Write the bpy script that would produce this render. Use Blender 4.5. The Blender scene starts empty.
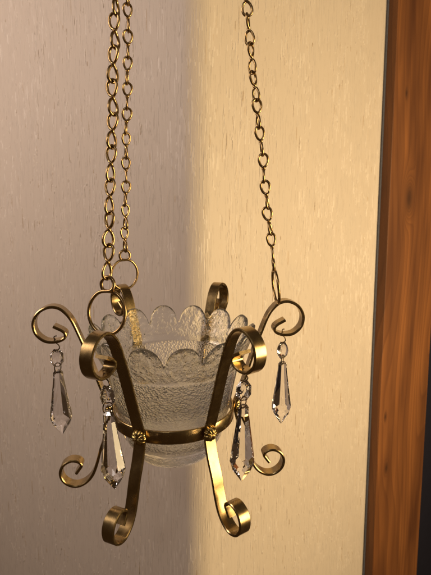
import bpy, bmesh, math, random
from mathutils import Vector, Matrix, Euler, noise
R = math.radians
PI = math.pi
random.seed(7)
SC = bpy.context.scene
COL = SC.collection

# ------------------------------------------------------------------ camera
CAM_POS = Vector((0, -0.30, 0.11736))
PITCH, YAW = 0.12915, -0.08998
cd = bpy.data.cameras.new('camera')
cam = bpy.data.objects.new('camera', cd)
COL.objects.link(cam)
cam.location = CAM_POS
cam.rotation_euler = (PI / 2 - PITCH, 0, YAW)
cd.sensor_fit = 'VERTICAL'
cd.sensor_height = 36
cd.sensor_width = 27
cd.lens = 484.35 / 575 * 36
cd.clip_start, cd.clip_end = 0.01, 50
cd.dof.use_dof = True
cd.dof.focus_distance = 0.275
cd.dof.aperture_fstop = 34
SC.camera = cam

# ------------------------------------------------------------------ light
w = bpy.data.worlds.new('World')
SC.world = w
w.use_nodes = True
# a dim room: dark towards the floor, paler towards the ceiling
_t = w.node_tree
_tc = _t.nodes.new('ShaderNodeTexCoord')
_sp = _t.nodes.new('ShaderNodeSeparateXYZ')
_rp = _t.nodes.new('ShaderNodeValToRGB')
_mr = _t.nodes.new('ShaderNodeMapRange')
_mr.inputs['From Min'].default_value = -0.6
_mr.inputs['From Max'].default_value = 0.9
_t.links.new(_tc.outputs['Generated'], _sp.inputs[0])
_t.links.new(_sp.outputs['Z'], _mr.inputs['Value'])
_t.links.new(_mr.outputs[0], _rp.inputs[0])
_rp.color_ramp.elements[0].position = 0.25
_rp.color_ramp.elements[0].color = (0.50, 0.28, 0.14, 1)
_rp.color_ramp.elements[1].position = 0.8
_rp.color_ramp.elements[1].color = (0.72, 0.50, 0.34, 1)
_t.links.new(_rp.outputs[0], _t.nodes['Background'].inputs[0])
_t.nodes['Background'].inputs[1].default_value = 0.085


def area_lamp(name, loc, target, size, power, color):
    l = bpy.data.lights.new(name, 'AREA')
    l.shape = 'DISK'
    l.size = size
    l.energy = power
    l.color = color
    o = bpy.data.objects.new(name, l)
    COL.objects.link(o)
    o.location = loc
    o.rotation_euler = (Vector(target) - Vector(loc)).to_track_quat('-Z', 'Y').to_euler()
    return o


area_lamp('warm_room_lamp', (0.81, -0.28, 0.06), (0.08, 0.2, 0.0), 0.50, 10.2, (1.0, 0.735, 0.40))
area_lamp('dim_side_lamp', (-0.84, -0.02, 0.52), (-0.36, 0.38, 0.14), 0.48, 5.5, (1.0, 0.79, 0.66))
area_lamp('added_sparkle_light', (-0.25, -0.95, 0.80), (0, 0.1, 0.0), 0.10, 1.3, (1.0, 0.90, 0.80))  # added light above and behind the camera, for sparkle in the crystals

SC.render.engine = 'CYCLES'
SC.cycles.use_denoising = True
SC.cycles.max_bounces = 24
SC.cycles.transmission_bounces = 20
SC.cycles.glossy_bounces = 8
SC.cycles.transparent_max_bounces = 16
SC.cycles.sample_clamp_indirect = 6
SC.cycles.blur_glossy = 0.3
SC.view_settings.view_transform = 'Standard'
SC.view_settings.look = 'None'
SC.view_settings.exposure = 0
SC.view_settings.gamma = 1


# ------------------------------------------------------------------ helpers
def obj(name, bm, mat, parent=None, smooth=True):
    me = bpy.data.meshes.new(name)
    bmesh.ops.recalc_face_normals(bm, faces=bm.faces)
    for f in bm.faces:
        f.smooth = smooth
    bm.to_mesh(me)
    bm.free()
    me.materials.append(mat)
    o = bpy.data.objects.new(name, me)
    COL.objects.link(o)
    if parent:
        o.parent = parent
    return o


def empty(name, loc=(0, 0, 0), rot=None):
    o = bpy.data.objects.new(name, None)
    COL.objects.link(o)
    o.empty_display_size = 0.01
    o.location = loc
    if rot is not None:
        o.rotation_euler = rot
    return o


def tag(o, label, cat, group=None):
    o['label'] = label
    o['category'] = cat
    if group:
        o['group'] = group


def catmull(pts, n=6, closed=False):
    pts = [Vector(p) for p in pts]
    out = []
    m = len(pts)
    for i in range(m if closed else m - 1):
        if closed:
            p0, p1, p2, p3 = pts[(i - 1) % m], pts[i], pts[(i + 1) % m], pts[(i + 2) % m]
        else:
            p0, p1, p2, p3 = pts[max(i - 1, 0)], pts[i], pts[i + 1], pts[min(i + 2, m - 1)]
        for k in range(n):
            t = k / n
            out.append(0.5 * ((2 * p1) + (p2 - p0) * t + (2 * p0 - 5 * p1 + 4 * p2 - p3) * t * t
                              + (3 * p1 - p0 - 3 * p2 + p3) * t ** 3))
    if not closed:
        out.append(pts[-1])
    return out


def tube(bm, pts, r, closed=False, sides=8):
    pts = [Vector(p) for p in pts]
    n = len(pts)
    tang = []
    for i in range(n):
        a = pts[(i - 1) % n] if (closed or i > 0) else pts[i]
        b = pts[(i + 1) % n] if (closed or i < n - 1) else pts[i]
        tang.append((b - a).normalized())
    up = Vector((0.123, 0.987, 0.21))
    nrm = (up - tang[0] * up.dot(tang[0])).normalized()
    rings = []
    for i in range(n):
        nrm = (nrm - tang[i] * nrm.dot(tang[i])).normalized()
        bi = tang[i].cross(nrm)
        rings.append([bm.verts.new(pts[i] + (nrm * math.cos(2 * PI * k / sides) + bi * math.sin(2 * PI * k / sides)) * r)
                      for k in range(sides)])
    for i in range(n if closed else n - 1):
        a, b = rings[i], rings[(i + 1) % n]
        off = 0
        if closed and i == n - 1:
            off = min(range(sides), key=lambda s: (a[0].co - b[s].co).length)
        for k in range(sides):
            bm.faces.new((a[k], a[(k + 1) % sides], b[(k + 1 + off) % sides], b[(k + off) % sides]))
    if not closed:
        bm.faces.new(rings[0])
        bm.faces.new(rings[-1])


def lathe(bm, prof, n=96, closed=True):
    rings = [[bm.verts.new((r * math.cos(2 * PI * k / n), r * math.sin(2 * PI * k / n), z)) for k in range(n)]
             for r, z in prof]
    m = len(rings)
    for i in range(m if closed else m - 1):
        a, b = rings[i], rings[(i + 1) % m]
        for k in range(n):
            bm.faces.new((a[k], a[(k + 1) % n], b[(k + 1) % n], b[k]))
    return rings


# ------------------------------------------------------------------ materials
class NT:
    def __init__(s, name):
        s.m = bpy.data.materials.new(name)
        s.m.use_nodes = True
        s.t = s.m.node_tree
        s.b = s.t.nodes['Principled BSDF']

    def n(s, typ, **kw):
        x = s.t.nodes.new(typ)
        for k, v in kw.items():
            if k.startswith('_'):
                setattr(x, k[1:], v)
            else:
                x.inputs[int(k[1:]) if k[0] == 'i' and k[1:].isdigit() else k].default_value = v
        return x

    def l(s, a, b):
        s.t.links.new(a, b)

    def mapping(s, src, scale):
        mp = s.n('ShaderNodeMapping')
        mp.inputs['Scale'].default_value = scale
        s.l(src, mp.inputs['Vector'])
        return mp.outputs[0]

    def noise(s, vec, scale=1, detail=3, rough=0.5, dist=0):
        x = s.n('ShaderNodeTexNoise')
        x.inputs['Scale'].default_value = scale
        x.inputs['Detail'].default_value = detail
        x.inputs['Roughness'].default_value = rough
        x.inputs['Distortion'].default_value = dist
        s.l(vec, x.inputs['Vector'])
        return x.outputs['Fac']

    def ramp(s, fac, stops):
        x = s.n('ShaderNodeValToRGB')
        e = x.color_ramp.elements
        while len(e) < len(stops):
            e.new(0.5)
        for k, (p, c) in enumerate(stops):
            e[k].position = p
            e[k].color = c if len(c) == 4 else (*c, 1)
        s.l(fac, x.inputs[0])
        return x.outputs[0]

    def math(s, op, a, b=None, c=None):
        x = s.n('ShaderNodeMath', _operation=op)
        for k, v in enumerate((a, b, c)):
            if v is None:
                continue
            if isinstance(v, (int, float)):
                x.inputs[k].default_value = v
            else:
                s.l(v, x.inputs[k])
        return x.outputs[0]

    def mix(s, fac, a, b):
        x = s.n('ShaderNodeMix', _data_type='RGBA')
        for i, v in ((0, fac), (6, a), (7, b)):
            if isinstance(v, (int, float)):
                x.inputs[i].default_value = v
            elif isinstance(v, tuple):
                x.inputs[i].default_value = (*v, 1)
            else:
                s.l(v, x.inputs[i])
        return x.outputs[2]

    def bump(s, h, strength, dist, prev=None):
        x = s.n('ShaderNodeBump')
        x.inputs['Strength'].default_value = strength
        x.inputs['Distance'].default_value = dist
        s.l(h, x.inputs['Height'])
        if prev is not None:
            s.l(prev, x.inputs['Normal'])
        return x.outputs[0]


def brass_mat(name, col, dark, rough, scale=60):
    t = NT(name)
    tc = t.n('ShaderNodeTexCoord').outputs['Object']
    a = t.noise(tc, scale * 2, 5, 0.6)
    f = t.ramp(a, [(0.35, (0, 0, 0)), (0.7, (1, 1, 1))])
    t.l(t.mix(f, dark, col), t.b.inputs['Base Color'])
    t.b.inputs['Metallic'].default_value = 1
    b = t.noise(tc, scale * 9, 4, 0.6)
    t.l(t.math('MULTIPLY_ADD', b, 0.22, rough - 0.11), t.b.inputs['Roughness'])
    t.l(t.bump(t.noise(tc, scale * 14, 3), 0.12, 0.0002), t.b.inputs['Normal'])
    return t.m


M = {}
M['brass'] = brass_mat('antique_brass', (0.45, 0.335, 0.16), (0.38, 0.27, 0.125), 0.26, 25)
M['rivet'] = brass_mat('rivet_brass', (0.62, 0.45, 0.18), (0.40, 0.28, 0.10), 0.24)
M['chain'] = brass_mat('chain_brass', (0.54, 0.38, 0.18), (0.32, 0.21, 0.095), 0.30, 150)
M['wire'] = brass_mat('dark_wire', (0.22, 0.15, 0.09), (0.10, 0.07, 0.04), 0.35, 150)


def glass_mat():
    t = NT('pressed_ice_glass')
    tc = t.n('ShaderNodeTexCoord').outputs['Object']
    t.b.inputs['Transmission Weight'].default_value = 1
    t.b.inputs['IOR'].default_value = 1.47
    t.b.inputs['Base Color'].default_value = (0.97, 0.985, 0.98, 1)
    sep = t.n('ShaderNodeSeparateXYZ')
    t.l(tc, sep.inputs[0])
    rad = t.math('SQRT', t.math('ADD', t.math('MULTIPLY', sep.outputs['X'], sep.outputs['X']), t.math('MULTIPLY', sep.outputs['Y'], sep.outputs['Y'])))
    zz = sep.outputs['Z']
    # crackled lining of the cavity
    v = t.n('ShaderNodeTexVoronoi', _feature='SMOOTH_F1')
    v.inputs['Scale'].default_value = 800
    v.inputs['Smoothness'].default_value = 0.5
    t.l(tc, v.inputs['Vector'])
    crack = t.math('ADD', v.outputs['Distance'], t.math('MULTIPLY', t.noise(tc, 900, 3, 0.6, 0.5), 0.7))
    inner = t.math('LESS_THAN', rad, t.math('MULTIPLY_ADD', zz, 0.2505, 0.0332))
    fade = t.ramp(t.math('MULTIPLY_ADD', zz, 18.0, 0.38), [(0.20, (0.25,) * 3), (0.50, (0.06,) * 3), (0.68, (1,) * 3), (0.955, (1,) * 3), (0.985, (0.05,) * 3)])
    crack = t.math('MULTIPLY', t.math('MULTIPLY', crack, fade), inner)
    # icy ripples on the petals and the foot
    ice = t.math('ADD', t.noise(tc, 260, 3, 0.55, 1.0), t.math('MULTIPLY', t.noise(tc, 110, 2, 0.5, 0.5), 1.2))
    pet = t.ramp(t.math('MULTIPLY_ADD', zz, 10.0, 0.5), [(0.22, (0.8,) * 3), (0.31, (0.8,) * 3), (0.34, (0.10,) * 3), (0.845, (0.06,) * 3), (0.875, (0.75,) * 3)])
    ice = t.math('MULTIPLY', ice, pet)
    n1 = t.bump(ice, 0.9, 0.0015)
    t.l(t.bump(crack, 1.0, 0.0014, n1), t.b.inputs['Normal'])
    t.b.inputs['Roughness'].default_value = 0.045
    return t.m


def crystal_mat():
    t = NT('cut_crystal')
    t.b.inputs['Transmission Weight'].default_value = 1
    t.b.inputs['IOR'].default_value = 1.50
    t.b.inputs['Roughness'].default_value = 0.0
    t.b.inputs['Base Color'].default_value = (0.985, 0.975, 1.0, 1)
    return t.m


M['glass'] = glass_mat()
M['crystal'] = crystal_mat()


def wallpaper_mat():
    t = NT('embossed_wallpaper')
    uv = t.n('ShaderNodeTexCoord').outputs['UV']
    fib = t.noise(t.mapping(uv, (800, 14, 1)), 1, 3, 0.55)
    weave = t.noise(t.mapping(uv, (1100, 700, 1)), 1, 2, 0.5)
    patch = t.noise(t.mapping(uv, (30, 12, 1)), 1, 2, 0.5)
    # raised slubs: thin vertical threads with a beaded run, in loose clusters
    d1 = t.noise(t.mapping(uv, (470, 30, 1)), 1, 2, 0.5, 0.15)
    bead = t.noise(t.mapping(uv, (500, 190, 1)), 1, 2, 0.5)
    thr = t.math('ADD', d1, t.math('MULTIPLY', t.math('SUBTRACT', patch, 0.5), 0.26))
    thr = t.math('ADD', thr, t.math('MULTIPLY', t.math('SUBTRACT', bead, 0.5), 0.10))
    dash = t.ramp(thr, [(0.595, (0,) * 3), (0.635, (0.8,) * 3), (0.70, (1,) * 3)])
    off = t.n('ShaderNodeMapping')
    off.inputs['Location'].default_value = (3.7, 9.1, 0)
    off.inputs['Scale'].default_value = (560, 44, 1)
    t.l(uv, off.inputs[0])
    d2 = t.noise(off.outputs[0], 1, 2, 0.5, 0.2)
    thr2 = t.math('ADD', d2, t.math('MULTIPLY', t.math('SUBTRACT', patch, 0.5), -0.10))
    brown = t.ramp(thr2, [(0.665, (0,) * 3), (0.74, (1,) * 3)])
    base = t.mix(fib, (0.665, 0.575, 0.485), (0.735, 0.645, 0.55))
    base = t.mix(t.math('MULTIPLY', weave, 0.25), base, (0.62, 0.53, 0.44))
    c = t.mix(t.math('MULTIPLY', brown, 0.20), base, (0.40, 0.27, 0.15))
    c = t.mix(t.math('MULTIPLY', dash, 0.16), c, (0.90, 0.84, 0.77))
    t.l(c, t.b.inputs['Base Color'])
    t.l(t.math('MULTIPLY_ADD', dash, -0.08, 0.55), t.b.inputs['Roughness'])
    t.b.inputs['Specular IOR Level'].default_value = 0.5
    h = t.math('ADD', t.math('MULTIPLY', dash, 0.45), t.math('ADD', t.math('MULTIPLY', fib, 0.55), t.math('MULTIPLY', weave, 0.22)))
    t.l(t.bump(h, 1.0, 0.00065), t.b.inputs['Normal'])
    return t.m


def wood_mat():
    t = NT('stained_pine')
    uv = t.n('ShaderNodeTexCoord').outputs['UV']
    # two knots bend the grain
    warp = t.noise(t.mapping(uv, (10, 2.2, 1)), 1, 1.5, 0.45)
    sep = t.n('ShaderNodeSeparateXYZ')
    t.l(uv, sep.inputs[0])
    u, v = sep.outputs['X'], sep.outputs['Y']
    bend = None
    kn = None
    for ku, kv, s in ((0.064, 0.158, 1.6), (0.033, -0.275, 0.6), (0.022, -0.185, 0.4), (0.040, 0.31, 0.4)):
        du = t.math('SUBTRACT', u, ku)
        dv = t.math('MULTIPLY', t.math('SUBTRACT', v, kv), 0.55)
        d2 = t.math('ADD', t.math('MULTIPLY', du, du), t.math('MULTIPLY', dv, dv))
        g = t.math('POWER', 2.718, t.math('MULTIPLY', d2, -1 / (0.0105 * s) ** 2))
        k = t.math('MULTIPLY', g, s)
        bend = k if bend is None else t.math('ADD', bend, k)
        g2 = t.math('POWER', 2.718, t.math('MULTIPLY', d2, -1 / (0.0066 * s + 0.001) ** 2))
        kn = g2 if kn is None else t.math('MAXIMUM', kn, g2)
    ph = t.math('ADD', t.math('MULTIPLY', u, 60), t.math('ADD', t.math('MULTIPLY', warp, 9.0), t.math('MULTIPLY', bend, 4.2)))
    ph = t.math('ADD', ph, t.math('MULTIPLY', v, 1.2))
    saw = t.math('FRACT', ph)
    ring = t.ramp(saw, [(0.0, (0,) * 3), (0.72, (0.55,) * 3), (0.9, (1,) * 3), (1.0, (0.05,) * 3)])
    fibre = t.noise(t.mapping(uv, (1500, 12, 1)), 1, 3, 0.6)
    blot = t.ramp(t.noise(t.mapping(uv, (24, 3.0, 1)), 1, 3, 0.55, 0.3), [(0.32, (0,) * 3), (0.68, (1,) * 3)])
    c = t.mix(blot, (0.085, 0.028, 0.009), (0.345, 0.132, 0.036))
    c = t.mix(t.math('MULTIPLY', ring, 0.55), c, (0.10, 0.032, 0.010))
    c = t.mix(t.math('MULTIPLY', fibre, 0.30), c, (0.16, 0.058, 0.018))
    c = t.mix(t.math('MULTIPLY', kn, 0.92), c, (0.055, 0.02, 0.008))
    t.l(c, t.b.inputs['Base Color'])
    t.l(t.math('MULTIPLY_ADD', fibre, 0.3, 0.38), t.b.inputs['Roughness'])
    t.l(t.bump(t.math('ADD', fibre, ring), 0.3, 0.0003), t.b.inputs['Normal'])
    return t.m


M['paper'] = wallpaper_mat()
M['wood'] = wood_mat()
t = NT('grey_edge_strip')
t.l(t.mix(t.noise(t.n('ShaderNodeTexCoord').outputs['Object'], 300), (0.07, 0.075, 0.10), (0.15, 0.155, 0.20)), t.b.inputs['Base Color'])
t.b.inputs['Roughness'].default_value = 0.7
M['edge_grey'] = t.m
t = NT('blue_black')
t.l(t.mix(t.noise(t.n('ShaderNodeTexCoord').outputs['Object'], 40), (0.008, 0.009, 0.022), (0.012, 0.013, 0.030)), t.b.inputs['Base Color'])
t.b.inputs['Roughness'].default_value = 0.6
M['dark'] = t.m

# ------------------------------------------------------------------ the wall (outer corner, rounded)
fwd = Vector((-math.sin(YAW), math.cos(YAW), 0))
rgt = Vector((math.cos(YAW), math.sin(YAW), 0))
UPZ = Vector((0, 0, 1))
A_L, A_R = R(36), R(42)
DC = 0.50
corner = Vector((CAM_POS.x, CAM_POS.y, 0)) + fwd * DC + rgt * (DC * (198.0 - 215.5) / 480.0)
dl = -rgt * math.cos(A_L) + fwd * math.sin(A_L)      # along the left face, away from the corner
dr = rgt * math.cos(A_R) + fwd * math.sin(A_R)       # along the right face
nl = -fwd * math.cos(A_L) - rgt * math.sin(A_L)
nr = -fwd * math.cos(A_R) + rgt * math.sin(A_R)


def px_on_right(px):
    """distance along the right face where the photo column px meets it (at eye level)"""
    k = (px - 215.5) / 480.0
    c = Vector((CAM_POS.x, CAM_POS.y, 0))
    d = fwd + rgt * k
    # c + d*t = corner + dr*s
    q = corner - c
    det = d.x * (-dr.y) - d.y * (-dr.x)
    s = (d.x * q.y - d.y * q.x) / det
    return s


S_TRIM = px_on_right(374.5)
RAD = 0.026
ang = A_L + A_R
tl = RAD * math.tan(ang / 2)
path = []
N_ARC = 14
p_l = corner + dl * tl
cen = p_l - nl * RAD
path.append(corner + dl * 3.2)
for k in range(1, 30):
    path.append(corner + dl * (1.3 + (tl - 1.3) * k / 30))
a0 = math.atan2(nl.y, nl.x)
a1 = math.atan2(nr.y, nr.x)
if a1 < a0:
    a1 += 2 * PI
for k in range(N_ARC + 1):
    a = a0 + (a1 - a0) * k / N_ARC
    path.append(cen + Vector((math.cos(a), math.sin(a), 0)) * RAD)
S_END = S_TRIM + 0.02
for k in range(1, 9):
    path.append(corner + dr * (tl + (S_END - tl) * k / 8))


def sheet(path, z0, z1, thick, name, mat):
    bm = bmesh.new()
    uvl = bm.loops.layers.uv.new('UVMap')
    us = [0]
    for a, b in zip(path, path[1:]):
        us.append(us[-1] + (b - a).length)
    zs = [z0 + (z1 - z0) * k / 12 for k in range(13)]
    nrm = []
    for i in range(len(path)):
        a, b = path[max(i - 1, 0)], path[min(i + 1, len(path) - 1)]
        d = (b - a).normalized()
        nrm.append(Vector((d.y, -d.x, 0)))
    front = [[bm.verts.new(p + UPZ * z) for z in zs] for p in path]
    for i in range(len(path) - 1):
        for j in range(12):
            f = bm.faces.new((front[i][j], front[i + 1][j], front[i + 1][j + 1], front[i][j + 1]))
            for lp, (ii, jj) in zip(f.loops, ((i, j), (i + 1, j), (i + 1, j + 1), (i, j + 1))):
                lp[uvl].uv = (us[ii], zs[jj])
    # backing that gives the wall its thickness
    back = [[bm.verts.new(path[i] - nrm[i] * thick + UPZ * z) for z in (z0, z1)] for i in (0, len(path) - 1)]
    mid = [bm.verts.new(cen + (-(nl + nr)).normalized() * thick + UPZ * z) for z in (z0, z1)]
    bm.faces.new((front[0][0], front[0][-1], back[0][1], back[0][0])) if False else None
    bm.faces.new([front[0][j] for j in range(13)] + [back[0][1], back[0][0]])
    bm.faces.new([front[-1][j] for j in range(13)] + [back[1][1], back[1][0]])
    bm.faces.new((back[0][0], back[0][1], mid[1], mid[0]))
    bm.faces.new((mid[0], mid[1], back[1][1], back[1][0]))
    # the raised slub threads of the paper, part of the wall's own mesh
    rnd = random.Random(5)
    nf = len(bm.faces)
    tot = us[-1]

    def at(u):
        for i in range(len(us) - 1):
            if us[i + 1] >= u:
                k = (u - us[i]) / (us[i + 1] - us[i])
                return path[i].lerp(path[i + 1], k), (path[i + 1] - path[i]).normalized()
        return path[-1], (path[-1] - path[-2]).normalized()
    u_c = us[30]
    made = 0
    tries = 0
    while made < 6500 and tries < 60000:
        tries += 1
        u = rnd.uniform(u_c - 0.50, tot - 0.026)
        z = rnd.uniform(-0.42, 0.50)
        dens = noise.noise(Vector((u * 26, z * 11, 3.1))) + 0.5 * noise.noise(Vector((u * 90, z * 40, 7.7)))
        if rnd.random() > 0.30 + 1.1 * dens:
            continue
        made += 1
        p, d = at(u)
        nn = Vector((d.y, -d.x, 0))
        ln = rnd.choice((0.004, 0.006, 0.009, 0.013, 0.018)) * rnd.uniform(0.8, 1.3)
        wd = rnd.uniform(0.00055, 0.00125)
        ht = rnd.uniform(0.00035, 0.00100) * (0.35 if us[29] - 0.012 < u < us[30 + N_ARC] + 0.012 else 1.0)
        nseg = max(4, int(ln / 0.0013))
        rows = []
        sway = 0.0
        for q in range(nseg + 1):
            f_ = q / nseg
            env = math.sin(PI * (0.04 + 0.92 * f_)) ** 0.5
            bl = rnd.uniform(0.55, 1.15)
            sway += rnd.uniform(-1, 1) * 0.00012
            zz = z + (f_ - 0.5) * ln
            row = []
            for a_ in (-1.0, -0.55, 0.0, 0.55, 1.0):
                hh = (1 - a_ * a_) * ht * env * bl - 0.00003
                row.append(bm.verts.new(p + d * (sway + a_ * wd * (0.5 + 0.5 * env * bl)) + nn * hh + UPZ * zz))
            rows.append(row)
        for q in range(nseg):
            for k in range(4):
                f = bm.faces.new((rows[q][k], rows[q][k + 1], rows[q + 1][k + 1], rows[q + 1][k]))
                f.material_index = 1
                for lp in f.loops:
                    lp[uvl].uv = (u, z)
    me = bpy.data.meshes.new(name)
    for f in bm.faces:
        f.smooth = True
    bm.to_mesh(me)
    bm.free()
    me.materials.append(mat)
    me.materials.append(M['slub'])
    o = bpy.data.objects.new(name, me)
    COL.objects.link(o)
    return o


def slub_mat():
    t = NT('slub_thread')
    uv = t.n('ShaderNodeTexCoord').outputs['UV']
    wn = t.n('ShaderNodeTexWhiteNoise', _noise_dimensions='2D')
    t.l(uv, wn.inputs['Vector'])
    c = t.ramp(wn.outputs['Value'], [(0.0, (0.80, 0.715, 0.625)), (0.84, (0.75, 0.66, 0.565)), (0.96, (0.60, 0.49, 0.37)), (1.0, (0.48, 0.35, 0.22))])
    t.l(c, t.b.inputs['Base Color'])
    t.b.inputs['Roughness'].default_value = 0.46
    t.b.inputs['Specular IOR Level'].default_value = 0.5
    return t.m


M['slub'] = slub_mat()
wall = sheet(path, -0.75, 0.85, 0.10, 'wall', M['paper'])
wall['kind'] = 'structure'


def prism(bm, prof, z0, z1, nz=1, uvs=None):
    """profile of world xy points swept up; uvs gives u per profile point"""
    uvl = bm.loops.layers.uv.new('UVMap')
    zs = [z0 + (z1 - z0) * k / nz for k in range(nz + 1)]
    rows = [[bm.verts.new((p.x, p.y, z)) for p in prof] for z in zs]
    n = len(prof)
    for j in range(nz):
        for i in range(n):
            i2 = (i + 1) % n
            f = bm.faces.new((rows[j][i], rows[j][i2], rows[j + 1][i2], rows[j + 1][i]))
            if uvs:
                for lp, (ii, jj) in zip(f.loops, ((i, j), (i2, j), (i2, j + 1), (i, j + 1))):
                    lp[uvl].uv = (uvs[ii], zs[jj])
    bm.faces.new(rows[0])
    bm.faces.new(rows[-1])


# wooden casing: a rounded board on the right face
CW, CT = 0.168, 0.017
prof2 = [(0, 0.0), (0, 0.0075), (0.0001, 0.0120), (0.0002, 0.0163), (0.0009, CT), (0.006, CT), (CW * 0.5, CT), (CW - 0.005, CT),
         (CW - 0.0015, CT - 0.0015), (CW, CT - 0.005), (CW, 0.0)]
base_pt = corner + dr * (S_TRIM + 0.0012)
prof = [base_pt + dr * s + nr * (h + 0.0006) for s, h in prof2]
us, acc = [], 0
for i, q in enumerate(prof2):
    if i:
        acc += math.hypot(q[0] - prof2[i - 1][0], q[1] - prof2[i - 1][1])
    us.append(acc - 0.012)
casing = empty('door_casing', base_pt + UPZ * -0.75)
tag(casing, 'upright reddish brown stained pine board with knots, edging the wall', 'door casing')
bm = bmesh.new()
prism(bm, prof, -0.75, 0.85, 1, us)
board = obj('board', bm, M['wood'], None, False)
board.parent = casing
board.matrix_parent_inverse = Matrix.Translation(-casing.location)
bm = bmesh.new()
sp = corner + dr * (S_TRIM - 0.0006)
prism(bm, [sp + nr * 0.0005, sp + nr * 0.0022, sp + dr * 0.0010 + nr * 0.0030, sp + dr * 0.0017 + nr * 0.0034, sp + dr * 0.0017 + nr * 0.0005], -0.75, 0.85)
sl = obj('edge_strip', bm, M['edge_grey'], None, False)  # thin blue-grey strip along the board's left edge
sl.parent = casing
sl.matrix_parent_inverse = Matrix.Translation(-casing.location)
# flat panel beyond the board, blue black in its base colour
jp = base_pt + dr * (CW - 0.004)
dp = empty('dark_panel', jp + dr * 0.35 - nr * 0.06 + UPZ * -0.75)
tag(dp, 'blue black panel set back beside the pine board', 'door')
bm = bmesh.new()
e0 = jp - dr * 0.03 - nr * 0.020
prism(bm, [e0, e0 + dr * 1.8, e0 + dr * 1.8 - nr * 0.035, e0 - nr * 0.035], -0.75, 0.85)
pn = obj('slab', bm, M['dark'], None, False)
pn.parent = dp
pn.matrix_parent_inverse = Matrix.Translation(-dp.location)

# ------------------------------------------------------------------ brass frame
TX, TY, DAZ = 0.06441, -0.00584, 0.01649
FR = (Matrix.Rotation(TX, 4, 'X') @ Matrix.Rotation(TY, 4, 'Y') @ Matrix.Rotation(DAZ, 4, 'Z'))
frame = empty('candle_holder_frame', (0, 0, 0), FR.to_euler())
tag(frame, 'antique brass hanging holder of six scrolled flat arms riveted round a band', 'candle holder')

bm = bmesh.new()
lathe(bm, [(0.0372, -0.0036), (0.0372, 0.0036), (0.0375, 0.0040), (0.0383, 0.0040), (0.0386, 0.0036), (0.0386, -0.0036),
           (0.0383, -0.0040), (0.0375, -0.0040)], 128)
band = obj('band', bm, M['brass'], frame)

RT, ZT, RB, ZB = 0.0715, 0.0580, 0.0635, -0.0395
R_ARM = 0.0396


def arm_profile():
    pts = []

    def pol(c, th, r):
        return Vector((c[0] + r * math.cos(R(th)), 0, c[1] + r * math.sin(R(th))))
    ct, cb = (RT, ZT), (RB, ZB)
    # top scroll, listed from its inner tip outwards and down to the rivet
    top = [Vector((RT + dx, 0, ZT + dz)) for dx, dz in ((-0.0004, -0.0004), (-0.0028, -0.0017), (-0.0053, -0.0031), (-0.0071, -0.0050),
                                                       (-0.0069, -0.0074), (-0.0044, -0.0092))]
    top += [pol(ct, th, r) for th, r in ((-90, 0.0101), (-60, 0.0106), (-25, 0.0110),
                                         (10, 0.0112), (45, 0.0113), (80, 0.0115))]
    top += [Vector((RT + dx, 0, ZT + dz)) for dx, dz in ((-0.0040, 0.0108), (-0.0086, 0.0070), (-0.0118, 0.0020), (-0.0150, -0.0060))]
    bot = [Vector((RB + dx, 0, ZB + dz)) for dx, dz in ((-0.0168, 0.0155), (-0.0142, 0.0062), (-0.0112, -0.0016), (-0.0070, -0.0068))]
    bot += [pol(cb, th, r) for th, r in ((262, 0.0096), (295, 0.0094), (330, 0.0093),
                                        (365, 0.0092), (400, 0.0090), (435, 0.0086), (465, 0.0079), (490, 0.0067))]
    bot += [Vector((RB - 0.0028, 0, ZB + 0.0024)), Vector((RB - 0.0006, 0, ZB - 0.0006))]
    mid = [Vector((R_ARM + 0.0120, 0, 0.0385)), Vector((R_ARM + 0.0068, 0, 0.022)), Vector((R_ARM + 0.0024, 0, 0.0085)), Vector((R_ARM, 0, 0.0015)),
           Vector((R_ARM + 0.0006, 0, -0.0045)), Vector((R_ARM + 0.0032, 0, -0.0140))]
    return top + mid + bot


PROF = catmull(arm_profile(), 6)
SW, ST = 0.0075, 0.0018


def strip_mesh():
    bm = bmesh.new()
    n = len(PROF)
    hw, ht, c = SW / 2, ST / 2, 0.00045
    cs = [(-hw + c, -ht), (hw - c, -ht), (hw, -ht + c), (hw, ht - c), (hw - c, ht), (-hw + c, ht), (-hw, ht - c), (-hw, -ht + c)]
    rings = []
    for i in range(n):
        a, b = PROF[max(i - 1, 0)], PROF[min(i + 1, n - 1)]
        d = (b - a).normalized()
        nn = Vector((-d.z, 0, d.x))
        rings.append([bm.verts.new(PROF[i] + nn * y + Vector((0, x, 0))) for x, y in cs])
    for i in range(n - 1):
        for k in range(8):
            bm.faces.new((rings[i][k], rings[i][(k + 1) % 8], rings[i + 1][(k + 1) % 8], rings[i + 1][k]))
    bm.faces.new(rings[0])
    bm.faces.new(rings[-1])
    # keep the long edges crisp while the run stays smooth
    for e in bm.edges:
        if len(e.link_faces) == 2 and e.link_faces[0].normal.length >= 0:
            pass
    return bm


def rivet_mesh():
    """fluted daisy cap, axis +X"""
    bm = bmesh.new()
    n, rows = 80, 9
    rings = []
    for j in range(rows):
        t = j / (rows - 1)
        ring = []
        for k in range(n):
            a = 2 * PI * k / n
            fl = abs(math.cos(a * 5)) ** 0.7
            rr = 0.0047 * math.cos(t * PI / 2 * 0.95) * (1 - 0.10 * (1 - fl))
            h = 0.0030 * math.sin(t * PI / 2) + 0.0009 * (fl - 0.6) * math.cos(t * PI / 2) ** 0.5 * min(1, t * 4)
            ring.append(bm.verts.new((h, rr * math.cos(a), rr * math.sin(a))))
        rings.append(ring)
    for j in range(rows - 1):
        for k in range(n):
            bm.faces.new((rings[j][k], rings[j][(k + 1) % n], rings[j + 1][(k + 1) % n], rings[j + 1][k]))
    bm.faces.new(rings[-1])
    bm.faces.new(rings[0])
    return bm


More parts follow.
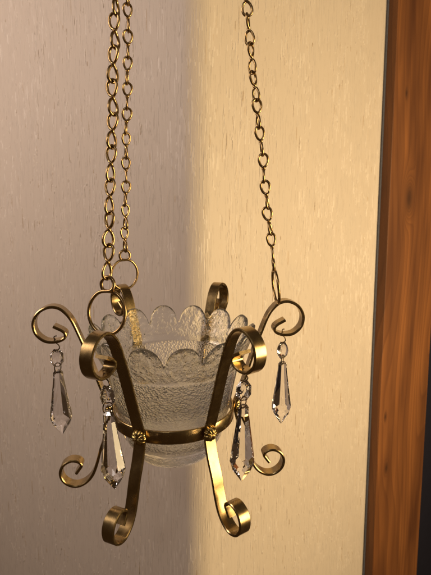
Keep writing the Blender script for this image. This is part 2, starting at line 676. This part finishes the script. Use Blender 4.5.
arm0 = obj('scroll_arm', strip_mesh(), M['brass'], frame)
arm0.data.set_sharp_from_angle(angle=R(30))
riv0 = obj('rivet', rivet_mesh(), M['rivet'], frame)
for k in range(6):
    a = arm0 if k == 0 else arm0.copy()
    r = riv0 if k == 0 else riv0.copy()
    if k:
        COL.objects.link(a)
        COL.objects.link(r)
    a.rotation_euler = (0, 0, R(60 * k))
    r.location = (Matrix.Rotation(R(60 * k), 3, 'Z') @ Vector((R_ARM + ST / 2 - 0.0002, 0, 0)))
    r.rotation_euler = (R(11 * k), 0, R(60 * k))
    r.rotation_euler = (Matrix.Rotation(R(60 * k), 3, 'Z') @ Matrix.Rotation(R(17 * k), 3, 'X')).to_euler()


def on_frame(az, r, z):
    return FR @ Vector((r * math.cos(R(az)), r * math.sin(R(az)), z))


# ------------------------------------------------------------------ glass cup
NP = 14
def cup_mesh():
    bm = bmesh.new()
    n = NP * 18
    TH = 0.0026
    Z1 = 0.0345
    body = [(0.0, -0.0285), (0.012, -0.0288), (0.020, -0.0286), (0.0238, -0.0272), (0.0254, -0.0245), (0.0262, -0.0205), (0.0272, -0.0188),
            (0.0296, -0.0178), (0.0312, -0.0150), (0.0330, -0.008), (0.0350, -0.001), (0.0364, 0.006), (0.0378, 0.013), (0.0392, 0.020),
            (0.0408, 0.027), (0.0424, 0.0325), (0.0436, Z1)]
    def petal(k):
        t = (k / 18.0 + 0.75) % 1.0 - 0.5          # -.5..0.5 across one petal
        return max(0.0, 1 - abs(2 * t) ** 2.2) ** 0.45, t
    rows = []
    outer_pet = 9
    for r, z in body[1:]:
        rows.append([Vector((r * math.cos(2 * PI * k / n), r * math.sin(2 * PI * k / n), z)) for k in range(n)])
    for j in range(1, outer_pet + 1):
        s = j / outer_pet
        row = []
        for k in range(n):
            d, t = petal(k)
            h = 0.0036 + 0.0176 * d
            z = Z1 + h * s
            r = 0.0436 + 0.30 * (z - Z1) + 0.0018 * d * math.sin(min(1, s) * PI * 0.6)
            row.append(Vector((r * math.cos(2 * PI * k / n), r * math.sin(2 * PI * k / n), z)))
        rows.append(row)
    # rounded lip
    lip = []
    for k in range(n):
        p = rows[-1][k]
        rad = Vector((p.x, p.y, 0)).normalized()
        lip.append(p - rad * TH * 0.5 + UPZ * 0.0010)
    inner = []
    for j in range(outer_pet, 0, -1):
        row = []
        for k in range(n):
            p = rows[len(body) - 2 + j][k]
            rad = Vector((p.x, p.y, 0)).normalized()
            row.append(p - rad * TH)
        inner.append(row)
    inb = [(0.0404, Z1 - 0.0012), (0.0396, 0.0310), (0.0384, 0.0260), (0.0370, 0.0200), (0.0353, 0.0130), (0.0337, 0.0060), (0.0320, -0.0010),
           (0.0300, -0.0080), (0.0284, -0.0130), (0.0262, -0.0160), (0.0200, -0.0175), (0.010, -0.0180)]
    for r, z in inb:
        inner.append([Vector((r * math.cos(2 * PI * k / n), r * math.sin(2 * PI * k / n), z)) for k in range(n)])
    allrows = rows + [lip] + inner
    V = [[bm.verts.new(p) for p in row] for row in allrows]
    for i in range(len(V) - 1):
        for k in range(n):
            bm.faces.new((V[i][k], V[i][(k + 1) % n], V[i + 1][(k + 1) % n], V[i + 1][k]))
    for row, z in ((V[0], -0.0285), (V[-1], -0.0181)):
        c = bm.verts.new((0, 0, z))
        for k in range(n):
            bm.faces.new((row[k], row[(k + 1) % n], c))
    return bm


cup = obj('glass_cup', cup_mesh(), M['glass'])
cup.rotation_euler = FR.to_euler()
tag(cup, 'clear ice textured glass cup with petal scalloped rim, seated in the brass band', 'candle cup')

# ------------------------------------------------------------------ chains
APEX = Vector((-0.007, 0.0, 0.674))
LP = 0.0160           # spacing from one link to the next
LB, LA, LW = 0.0086, 0.0031, 0.00076


def link_mesh():
    bm = bmesh.new()
    # two round eyes in planes a quarter turn apart, the wire crossing itself at the waist
    ctl = []
    cz, rz = LB * 0.535, LB * 0.465
    for k in range(11):
        th = R(-52 + 284 * k / 10)
        ctl.append((LA * math.cos(th) * (0.86 + 0.18 * math.sin(th)), 0.0, cz + rz * math.sin(th)))
    ctl.append((0.0004, -0.0004, 0.0))
    q = R(80)
    for k in range(11):
        th = R(128 + 284 * k / 10)
        x = LA * math.cos(th) * (0.86 - 0.18 * math.sin(th))
        ctl.append((-x * math.cos(q), -x * math.sin(q), -cz + rz * math.sin(th)))
    ctl.append((-0.0004, 0.0004, 0.0))
    pts = catmull(ctl, 4, True)
    tube(bm, pts, LW, True, 8)
    return bm


def hook_mesh():
    """figure eight ring: origin at the bottom of the large loop, plane = local XZ"""
    bm = bmesh.new()
    RB_, RS = 0.0103, 0.0037
    zc = RB_ * 1.06
    zs = zc + RB_ + RS * 0.98
    pts = []
    for k in range(15):
        th = R(112 + (428 - 112) * k / 14)
        pts.append((RB_ * math.cos(th) * 0.97, 0, zc + RB_ * 1.06 * math.sin(th)))
    for k in range(9):
        th = R(238 - (238 + 58) * k / 8)
        pts.append((RS * math.cos(th), 0.0007 * (1 - 2 * k / 8), zs + RS * math.sin(th)))
    tube(bm, catmull(pts, 4, True), 0.00088, True, 10)
    return bm, zs + RS


link_src = link_mesh()
link_me = None
CHAINS = [
    (240, 'small link brass chain on the front left scroll, hooked by the largest ring', 11),
    (0, 'brass chain on the far right scroll, hanging alone before the cream wall', 23),
    (120, 'thinner looking brass chain on the rear scroll, behind the glass cup', 31),
]
link_proto = hook_proto = None
for az, label, seed in CHAINS:
    rnd = random.Random(seed)
    A = on_frame(az, 0.0665, 0.0676)            # strip underside at the crest of the scroll
    up = (APEX - A).normalized()
    radial = (FR.to_3x3() @ Vector((math.cos(R(az)), math.sin(R(az)), 0)))
    radial = (radial - up * radial.dot(up)).normalized()
    side = up.cross(radial)
    base = Matrix((side, radial, up)).transposed()       # columns: X side, Y radial, Z up
    if base.determinant() < 0:
        base = Matrix((-side, radial, up)).transposed()
    ch = empty('hanging_chain', A, base.to_euler())
    tag(ch, label, 'chain', 'chains holding up the brass frame')
    if hook_proto is None:
        bm, HOOK_TOP = hook_mesh()
        hook_proto = obj('hook_ring', bm, M['chain'], ch)
        hk = hook_proto
    else:
        hk = hook_proto.copy()
        COL.objects.link(hk)
        hk.parent = ch
    hk.location = (0, 0, 0)
    hk.rotation_euler = (0, 0, R({240: 8, 0: -3, 120: -4}[az]))
    # links up to just past the top of the picture
    tw = {240: 0, 0: 80, 120: 20}[az]
    drift = rnd.uniform(-3, 3)
    nlinks = 17 if az == 240 else (21 if az == 0 else 24)
    for k in range(nlinks):
        if link_proto is None:
            link_proto = obj('link', link_src, M['chain'], ch)
            lk = link_proto
        else:
            lk = link_proto.copy()
            COL.objects.link(lk)
            lk.parent = ch
        lk.location = (0.0002 * rnd.uniform(-1, 1), 0.0002 * rnd.uniform(-1, 1), HOOK_TOP + LB - 0.0012 + k * LP)
        sx = rnd.uniform(0.92, 1.08)
        lk.scale = (sx, sx, 1)
        tw += drift + rnd.uniform(-1, 1) * (16 if az else 34)
        lk.rotation_euler = (R(rnd.uniform(-4, 4)), R(rnd.uniform(-5, 5)), R(tw))


# ------------------------------------------------------------------ crystal pendants (hang plumb)
def drop_mesh():
    bm = bmesh.new()
    n = 8
    def ring(z, r, off=0.0):
        return [bm.verts.new((r * math.cos(2 * PI * (k + off) / n), 0.86 * r * math.sin(2 * PI * (k + off) / n), z)) for k in range(n)]
    r0 = ring(0.0, 0.0017)
    r1 = ring(-0.0016, 0.0029)
    r2 = ring(-0.0055, 0.0031)
    r3 = ring(-0.0298, 0.0067)
    r3b = ring(-0.0318, 0.0064, 0.5)
    r4 = ring(-0.0352, 0.0050, 0.0)
    tip = bm.verts.new((0, 0, -0.0420))
    for a, b in ((r0, r1), (r1, r2), (r2, r3)):
        for k in range(n):
            bm.faces.new((a[k], a[(k + 1) % n], b[(k + 1) % n], b[k]))
    for k in range(n):
        k1 = (k + 1) % n
        bm.faces.new((r3[k], r3[k1], r3b[k]))
        bm.faces.new((r3[k1], r3b[k1], r3b[k]))
        bm.faces.new((r3b[k], r3b[k1], r4[k1]))
        bm.faces.new((r3b[k], r4[k1], r4[k]))
        bm.faces.new((r4[k], r4[k1], tip))
    bm.faces.new(r0)
    return bm


def bead_mesh():
    bm = bmesh.new()
    n = 8
    out = [bm.verts.new((0.0044 * math.cos(2 * PI * (k + .5) / n), 0, 0.0060 * math.sin(2 * PI * (k + .5) / n))) for k in range(n)]
    for s in (-1, 1):
        inn = [bm.verts.new((0.0030 * math.cos(2 * PI * k / n), s * 0.0022, 0.0042 * math.sin(2 * PI * k / n))) for k in range(n)]
        tab = [bm.verts.new((0.0016 * math.cos(2 * PI * (k + .5) / n), s * 0.0031, 0.0022 * math.sin(2 * PI * (k + .5) / n))) for k in range(n)]
        for k in range(n):
            k2 = (k + 1) % n
            bm.faces.new((out[k], out[k2], inn[k2]))
            bm.faces.new((out[k], inn[k2], inn[k]))
            bm.faces.new((inn[k], inn[k2], tab[k]))
            bm.faces.new((inn[k2], tab[k2], tab[k]))
        bm.faces.new(tab)
    return bm


def hook_wire_mesh():
    bm = bmesh.new()
    pts = [(0.0007, 0, 0.0026), (-0.0006, 0.0, 0.0024), (-0.0009, 0, 0.0012), (0, 0, 0.0002), (0, 0, -0.0016), (0.0013, 0, -0.0030),
           (0.0019, 0.0, -0.0048), (0.0009, 0.0004, -0.0062), (-0.0004, 0.0006, -0.0066), (-0.0014, 0.0008, -0.0058)]
    tube(bm, catmull(pts, 5), 0.00036, False, 6)
    return bm


def ring_wire_mesh():
    bm = bmesh.new()
    pts = []
    for k in range(14):
        th = 2 * PI * k / 14
        pts.append((0.0019 * math.sin(th) + 0.0, 0.0016 * math.sin(th), -0.0171 + 0.0034 * math.cos(th)))
    tube(bm, catmull(pts, 3, True), 0.00034, True, 6)
    tube(bm, catmull([(-0.0015, 0.001, -0.0205), (-0.0022, 0.0, -0.0212), (0, -0.0006, -0.0198), (0.0022, 0, -0.0212), (0.0014, 0.001, -0.0205)], 4), 0.0003, False, 6)
    return bm


PEND = [
    (180, 'crystal drop under the far left scroll, small and clear before the mauve wall', 14),
    (240, 'crystal drop under the front left scroll, beside the left end of the brass band', -20),
    (300, 'crystal drop under the front right scroll, dark edged, overlapping a lower curl', 8),
    (0, 'crystal drop under the far right scroll, alone before the cream wall', 24),
    (60, 'crystal drop under the rear right scroll, mostly behind the glass cup', 0),
    (120, 'crystal drop under the rear left scroll, mostly behind the glass cup', 10),
]
pp = None
for az, label, spin in PEND:
    P = on_frame(az, RT - 0.0008, ZT - 0.0098)
    if az == 240:
        P = P + Vector((0.0012, 0, 0))
    # swing a little off plumb (about the camera-facing axis), then turn on the wire
    pd = empty('crystal_pendant', P, (Matrix.Rotation(R({180: -1.5, 0: 0.5, 240: -3.0, 300: 1.0}.get(az, 0)), 3, 'Y') @ Matrix.Rotation(R(spin), 3, 'Z')).to_euler())
    tag(pd, label, 'pendant', 'crystal drops hanging from the scrolls')
    if pp is None:
        a = obj('hook_wire', hook_wire_mesh(), M['wire'], pd)
        b = obj('bead', bead_mesh(), M['crystal'], pd, False)
        b.location = (0.0, 0.0003, -0.0112)
        c = obj('drop', drop_mesh(), M['crystal'], pd, False)
        c.location = (0, 0, -0.0186)
        d = obj('ring_wire', ring_wire_mesh(), M['wire'], pd)
        pp = (a, b, c, d)
    else:
        for s in pp:
            q = s.copy()
            COL.objects.link(q)
            q.parent = pd
